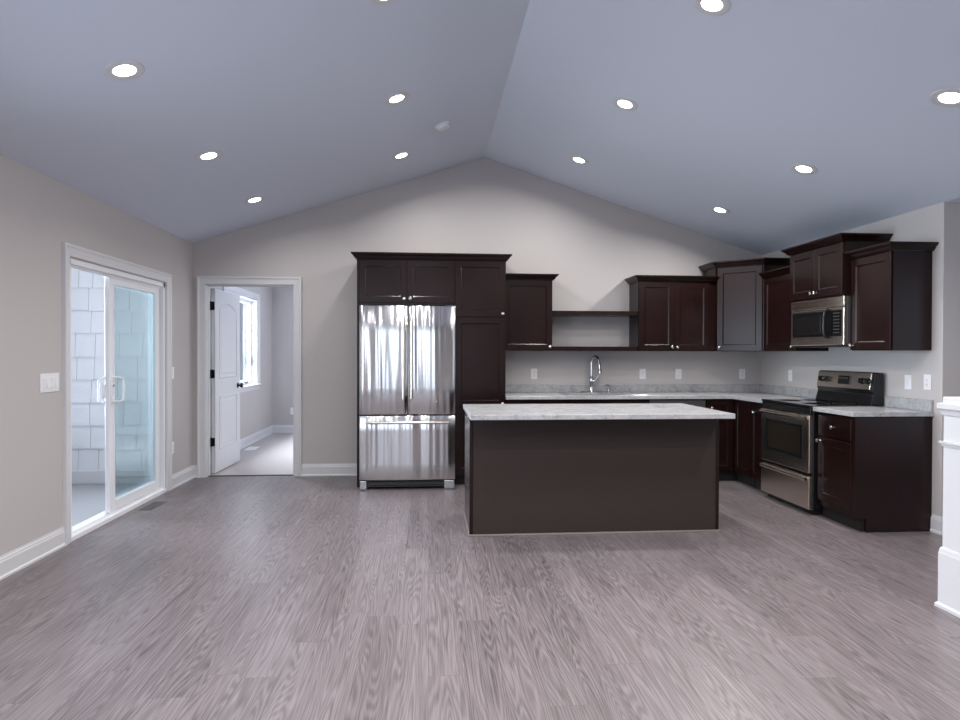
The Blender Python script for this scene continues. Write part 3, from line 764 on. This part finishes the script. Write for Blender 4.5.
# --- sink, faucet, soap dispenser
t = thing('kitchen_sink', (1.83, -.32, CT1), 'stainless steel drop in sink below the faucet', 'sink')
def bowl(x0, x1, y0, y1, z0, z1):
    m = MB()
    def ring(d, z): return [(x0+d, y0+d, z), (x1-d, y0+d, z), (x1-d, y1-d, z), (x0+d, y1-d, z)]
    rs = [ring(0, z1), ring(.02, z0+.03), ring(.05, z0)]
    vs = [v for r in rs for v in r]; fs = []
    for i in range(2):
        for k in range(4):
            q = (k+1) % 4; fs.append([4*i+k, 4*i+q, 4*i+4+q, 4*i+4+k])
    fs.append([8, 9, 10, 11])
    return m.add(vs, fs)
m = MB()
m.box(1.41, 2.25, -.585, -.545, CT1, CT1+.007, .002).box(1.41, 2.25, -.145, -.045, CT1, CT1+.007, .002)
m.box(1.41, 1.45, -.545, -.145, CT1, CT1+.007, .002).box(2.21, 2.25, -.545, -.145, CT1, CT1+.007, .002).box(1.81, 1.85, -.545, -.145, CT1, CT1+.007, .002)
m.build('sink_rim', SINKST, t)
for a, b in ((1.45, 1.81), (1.85, 2.21)):
    bo = bowl(a, b, -.545, -.145, .70, CT1+.004).build('basin', SINKST, t)
    MB().lathe([(0, .002), (.04, .002), (.045, 0), (.045, -.004), (0, -.004)], ((a+b)/2, -.345, .7025), Zv, 20).build('drain', CHROME, bo)
FXc, FYc, FZ = 1.782, -.085, CT1+.007
t = thing('faucet', (FXc, FYc, FZ), 'tall chrome gooseneck faucet with pull down spray head at sink', 'faucet')
MB().box(FXc-.125, FXc+.125, FYc-.03, FYc+.03, FZ, FZ+.008, .003).build('deck_plate', CHROME, t)
MB().lathe([(.026, .006), (.028, .012), (.022, .02), (.018, .05), (.017, .075), (.023, .085), (.024, .150), (.018, .170), (.014, .18), (0, .18)], (FXc, FYc, FZ), Zv, 24).build('faucet_body', CHROME, t)
dx, dy = .55, -.83
path = [(FXc, FYc, FZ+.16), (FXc, FYc, FZ+.30)]
r = .052
for i in range(0, 13):
    a = PI*i/12*0.93; path.append((FXc+dx*r*(1-math.cos(a)), FYc+dy*r*(1-math.cos(a)), FZ+.33+r*math.sin(a)*1.15))
MB().tube(path, .013, 14).build('spout', CHROME, t)
e0 = Vector(path[-1]); dd = Vector((dx*.16, dy*.16, -1)).normalized()
MB().tube([e0-dd*.01, e0+dd*.03, e0+dd*.07, e0+dd*.12, e0+dd*.145, e0+dd*.15], [.014, .017, .018, .022, .024, .021], 16).build('spray_head', CHROME, t)
MB().tube([(FXc, FYc, FZ+.115), (FXc+.035, FYc-.012, FZ+.125), (FXc+.050, FYc-.018, FZ+.145), (FXc+.070, FYc-.026, FZ+.178)], [.017, .016, .012, .009], 12).build('lever_handle', CHROME, t)
t = thing('soap_dispenser', (1.975, -.09, FZ), 'small chrome soap dispenser right of the faucet', 'soap dispenser')
MB().lathe([(.020, 0), (.020, .008), (.012, .014), (.011, .04), (.008, .045), (.008, .07), (0, .07)], (1.975, -.09, FZ), Zv, 18).build('dispenser_base', CHROME, t)
MB().tube([(1.975, -.09, FZ+.06), (1.972, -.10, FZ+.078), (1.945, -.125, FZ+.082), (1.93, -.138, FZ+.070)], [.009, .009, .007, .006], 10).build('dispenser_spout', CHROME, t)

# ------------------------------------------------------------------ refrigerator
t = thing('refrigerator', (-.206, -.4, 0), 'stainless steel french door refrigerator with bottom freezer drawer', 'refrigerator')
F0, F1, FF = -.668, .255, -.793
MB().box(F0+.006, F1-.010, -.690, -.03, .03, 1.772, .004).build('fridge_body', DGREY, t)
def bulged(x0, x1, z0, z1, bul, nm, parent):
    n = 20; pts = []
    pts.append((x0, -.700)); 
    for i in range(n+1):
        s = i/n; e = .014
        edge = 0
        d_ = min(s, 1-s)*(x1-x0)
        edge = .012*(1-math.sqrt(max(0, 1-(1-min(1, d_/.012))**2)))
        pts.append((x0+s*(x1-x0), FF+bul*(1-(1-(2*s-1)**2))+edge))
    pts.append((x1, -.700))
    m = MB(); k = len(pts)
    zs = [(z0, .008), (z0+.002, .003), (z0+.007, 0), (z0+(z1-z0)*.25, 0), (z0+(z1-z0)*.5, 0), (z0+(z1-z0)*.75, 0), (z1-.007, 0), (z1-.002, .003), (z1, .008)]
    vs = []
    for z, rr in zs:
        for j, (x, y) in enumerate(pts):
            vs.append((x, y+(rr if 0 < j < k-1 else 0), z))
    fs = []
    for i in range(len(zs)-1):
        for j in range(k):
            q = (j+1) % k; fs.append([i*k+j, i*k+q, (i+1)*k+q, (i+1)*k+j])
    fs.append(list(range(k))[::-1]); fs.append([(len(zs)-1)*k+j for j in range(k)])
    m.add(vs, fs, True)
    return m.build(nm, STEELF, parent)
mid = -.204
dl_ = bulged(F0, mid-.003, .732, 1.784, .012, 'door', t)
dr_ = bulged(mid+.003, F1, .732, 1.784, .012, 'door', t)
fz = bulged(F0, F1, .098, .722, .014, 'freezer_drawer', t)
for x, dd_ in ((-.243, dl_), (-.165, dr_)):
    m = MB().tube([(x, FF-.048, .885), (x, FF-.050, 1.26), (x, FF-.048, 1.635)], .0125, 14)
    for z in (.915, 1.605): m.tube([(x, FF+.006, z), (x, FF-.046, z)], .009, 10)
    m.build('handle', STEEL, dd_)
m = MB().tube([(F0+.065, FF-.048, .660), (-.206, FF-.052, .660), (F1-.065, FF-.048, .660)], .0125, 14)
for x in (F0+.10, F1-.10): m.tube([(x, FF+.010, .660), (x, FF-.046, .660)], .009, 10)
m.build('handle', STEEL, fz)
g = MB().box(F0+.07, F1-.07, -.735, -.700, .022, .088, .004).build('kick_grille', DGREY, t)
MB().box(F0+.10, F1-.10, -.741, -.733, .070, .080, .002).box(F0+.10, F1-.10, -.741, -.733, .034, .044, .002).build('grille_bar', BLACK, g)
for a, b in ((F0+.004, F0+.072), (F1-.105, F1-.004)):
    MB().box(a, b, -.775, -.70, .004, .092, .008).build('foot_bracket', SINKST, t)
for a, b in ((F0+.01, F0+.09), (F1-.09, F1-.01)):
    MB().box(a, b, -.76, -.70, 1.774, 1.792, .003).build('hinge_cover', DGREY, t)

# ------------------------------------------------------------------ range
t = thing('kitchen_range', (3.43, -1.625, 0), 'stainless and black electric range stove against the right wall', 'stove')
RY0, RY1 = -2.005, -1.246   # near, far
MB().box(3.135, XR-.03, RY0, RY1, .05, .885, .003).build('range_body', BLACK, t)
MB().box(3.16, XR-.05, RY0+.03, RY1-.03, 0, .05).build('toe_kick', KICK, t)
ck = MB().box(3.102, XR-.095, RY0-.004, RY1+.004, .886, .906, .005).build('cooktop', BGLASS, t)
for cx, cy, r in ((3.27, -1.44, .085), (3.27, -1.82, .105), (3.52, -1.44, .105), (3.52, -1.82, .085)):
    MB().lathe([(r, .0), (r, .0008), (r-.004, .0008), (r-.004, 0)], (cx, cy, .9062), Zv, 36).build('burner_ring', DGREY, ck)
MB().box(3.108, 3.135, RY0, RY1, .828, .884, .004).build('front_rail', BLACK, t)
od = MB().box(3.098, 3.135, RY0+.002, RY1-.002, .348, .822, .006).build('oven_door', STEEL, t)
MB().box(3.0945, 3.100, -1.915, -1.338, .452, .738, .002).build('window_border', BLACK, od)
MB().box(3.0925, 3.0950, -1.875, -1.378, .482, .708, .001).build('window_glass', OVENG, od)
def hbar(z, par):
    m = MB().tube([(3.074, RY0+.012, z), (3.068, -1.625, z), (3.074, RY1-.040, z)], .0145, 14)
    for y in (RY0+.035, RY1-.035): m.box(3.072, 3.100, y-.012, y+.012, z-.012, z+.012, .004)
    m.build('handle', STEEL, par)
hbar(.800, od)
dw_ = MB().box(3.098, 3.135, RY0+.002, RY1-.002, .050, .322, .006).build('storage_drawer', STEEL, t)
m = MB().tube([(3.080, RY0+.012, .300), (3.074, -1.625, .302), (3.080, RY1-.040, .300)], .0145, 14).box(3.070, 3.105, RY0+.02, RY1-.02, .292, .312, .004)
m.build('handle', STEEL, dw_)
# backguard
bgd = MB().prism([(XR-.135, .906), (XR-.030, .906), (XR-.030, 1.172), (XR-.085, 1.176), (XR-.098, 1.165), (XR-.120, 1.03), (XR-.112, .99)], RY0, RY1, 'y', .004).build('backguard', BLACK, t)
def slant(xb, zb, xt, zt, ya, yb, th, nm, mat, par, bev=.003):
    a = Vector((xb, 0, zb)); b = Vector((xt, 0, zt)); up = (b-a).normalized(); nn = Vector((up.z, 0, -up.x))*-1
    q = [a, a+nn*th, b+nn*th, b]
    return MB().prism([(p.x, p.z) for p in q], ya, yb, 'y', bev).build(nm, mat, par)
fc = slant(XR-.1185, 1.028, XR-.0985, 1.168, RY0+.03, RY1-.004, .008, 'control_panel', STEEL, bgd)
slant(XR-.121, 1.062, XR-.111, 1.136, -1.715, -1.565, .010, 'clock_display', BGLASS, bgd, .001)
for k_ in range(4):
    slant(XR-.1235, 1.110-.0, XR-.1215, 1.124, -1.70+k_*.034, -1.68+k_*.034, .009, 'display_segment', PRINT, bgd, 0)
ax = Vector((-.99, 0, .14))
for y in (-1.325, -1.405, -1.875, -1.955):
    m = MB().lathe([(.027, 0), (.027, .006), (.021, .010), (.019, .028), (.016, .032), (0, .032)], (XR-.117, y, 1.100), ax, 20)
    m.box(XR-.154, XR-.140, y-.004, y+.004, 1.080, 1.126, .002)
    m.build('burner_knob', BLACK, bgd)

# ------------------------------------------------------------------ microwave
t = thing('microwave', (3.57, -1.625, 1.395), 'stainless over the range microwave hung below its cabinet', 'microwave')
MY0, MY1, MXF = -2.010, -1.243, 3.385
MB().box(MXF+.03, XR-.002, MY0, MY1, 1.400, 1.806, .003).build('microwave_body', DGREY, t)
v = MB().box(MXF, MXF+.03, MY0, MY1, 1.722, 1.805, .005).build('vent_strip', STEEL, t)
md = MB().box(MXF, MXF+.03, MY0, MY1, 1.402, 1.716, .005).build('door', STEEL, t)
MB().box(MXF-.003, MXF+.002, -1.800, MY1-.035, 1.474, 1.694, .002).build('door_window', BGLASS, md)
MB().box(MXF-.0042, MXF-.002, -1.700, -1.330, 1.505, 1.655, .001).build('viewing_mesh', DARKG, md)
cp = MB().box(MXF-.003, MXF+.002, MY0+.025, -1.800, 1.474, 1.694, .002).build('control_panel', BGLASS, t)
for r_ in range(7):
    for c_ in range(3):
        y = -1.885-c_*.030; z = 1.668-r_*.027
        MB().box(MXF-.0042, MXF-.002, y-.008, y+.008, z-.004, z+.004, 0).build('button', PRINT, cp)
m = MB().tube([(MXF, -1.808, 1.468), (MXF-.035, -1.812, 1.475), (MXF-.045, -1.812, 1.53), (MXF-.045, -1.812, 1.64), (MXF-.035, -1.812, 1.695), (MXF, -1.808, 1.702)], .0135, 12)
m.build('handle', BLACK, md)
MB().box(MXF+.03, XR-.05, MY0+.02, MY1-.02, 1.388, 1.400, .002).build('bottom_grille', BLACK, t)

# ------------------------------------------------------------------ island
t = thing('kitchen_island', (1.225, -2.05, 0), 'dark brown kitchen island with plain panel front in room centre', 'island')
IX0, IX1, IY0, IY1 = .296, 2.155, -2.385, -1.735
MB().box(IX0+.018, IX1-.018, IY0+.012, IY1, .0, .866).build('island_body', WOOD, t)
MB().box(IX0+.02, IX1-.02, IY0, IY0+.012, .0, .866).build('front_panel', PANEL, t)
for a, b in ((IX0, IX0+.018), (IX1-.018, IX1)):
    MB().box(a, b, IY0, IY1, 0, .866, .001).build('side_panel', WOOD, t)
for a, b in ((IX0-.003, IX0+.022), (IX1-.022, IX1+.003)):
    MB().box(a, b, IY0-.006, IY0, .012, .866, .0015).build('corner_batten', WOOD, t)
MB().sweep([(IX0, IY1, 0), (IX0, IY0-.006, 0), (IX1, IY0-.006, 0), (IX1, IY1, 0)], Zv, [(0, 0), (.010, 0), (.010, .006), (.006, .014), (0, .016)]).build('shoe_molding', simple('grey_shoe_molding', (.16, .125, .12), .4), t)
wd = (IX1-IX0-.05)/3
for i in range(3):
    door(t, (IX0+.025+wd*(i+1)-.003, IY1, .108), (-1, 0, 0), (0, 1, 0), wd-.006, .74, (.03, .70))
s = MB().box(.283, 2.158, -2.640, -1.690, .867, .903, .003)
tag(s.build('island_countertop', STONE, loc=(1.22, -2.16, .867)), 'white speckled stone slab topping the island', 'countertop')

# ------------------------------------------------------------------ newel post of the stair half wall at right
NX0, NX1, NY0, NY1 = 2.684, 2.954, -4.120, -3.850
t = thing('newel_post', (2.817, -3.98, 0), 'white boxed newel post at right edge of the photo', 'post')
MB().box(NX0, NX1, NY0, NY1, 0, 1.06, .002).build('post_shaft', TRIM, t)
def ringsweep(z, prof, nm):
    p = [(NX0, NY1), (NX0, NY0), (NX1, NY0), (NX1, NY1)]
    # closed ring: start half way along the far side so that the ends meet
    q = [((NX0+NX1)/2, NY1)]+p+[((NX0+NX1)/2, NY1)]
    MB().sweep([(x, y, z) for x, y in q], Zv, prof).build(nm, TRIM, t)
ringsweep(0, [(0, 0), (.022, 0), (.022, .016), (.012, .026), (.012, .285), (.010, .292), (.008, .306), (.004, .316), (0, .318)], 'post_base')
ringsweep(.842, [(0, 0), (.004, .004), (.008, .016), (.015, .020), (.015, .030), (0, .032)], 'post_band')
ringsweep(1.005, [(0, 0), (.005, .006), (.010, .026), (.021, .038), (.021, .064), (0, .068)], 'cap_molding')
MB().prism([(NX0-.004, NY0-.004), (NX1+.004, NY0-.004), (NX1+.004, NY1+.004), (NX0-.004, NY1+.004)], 1.06, 1.104, 'z', .006).build('post_cap', TRIM, t)
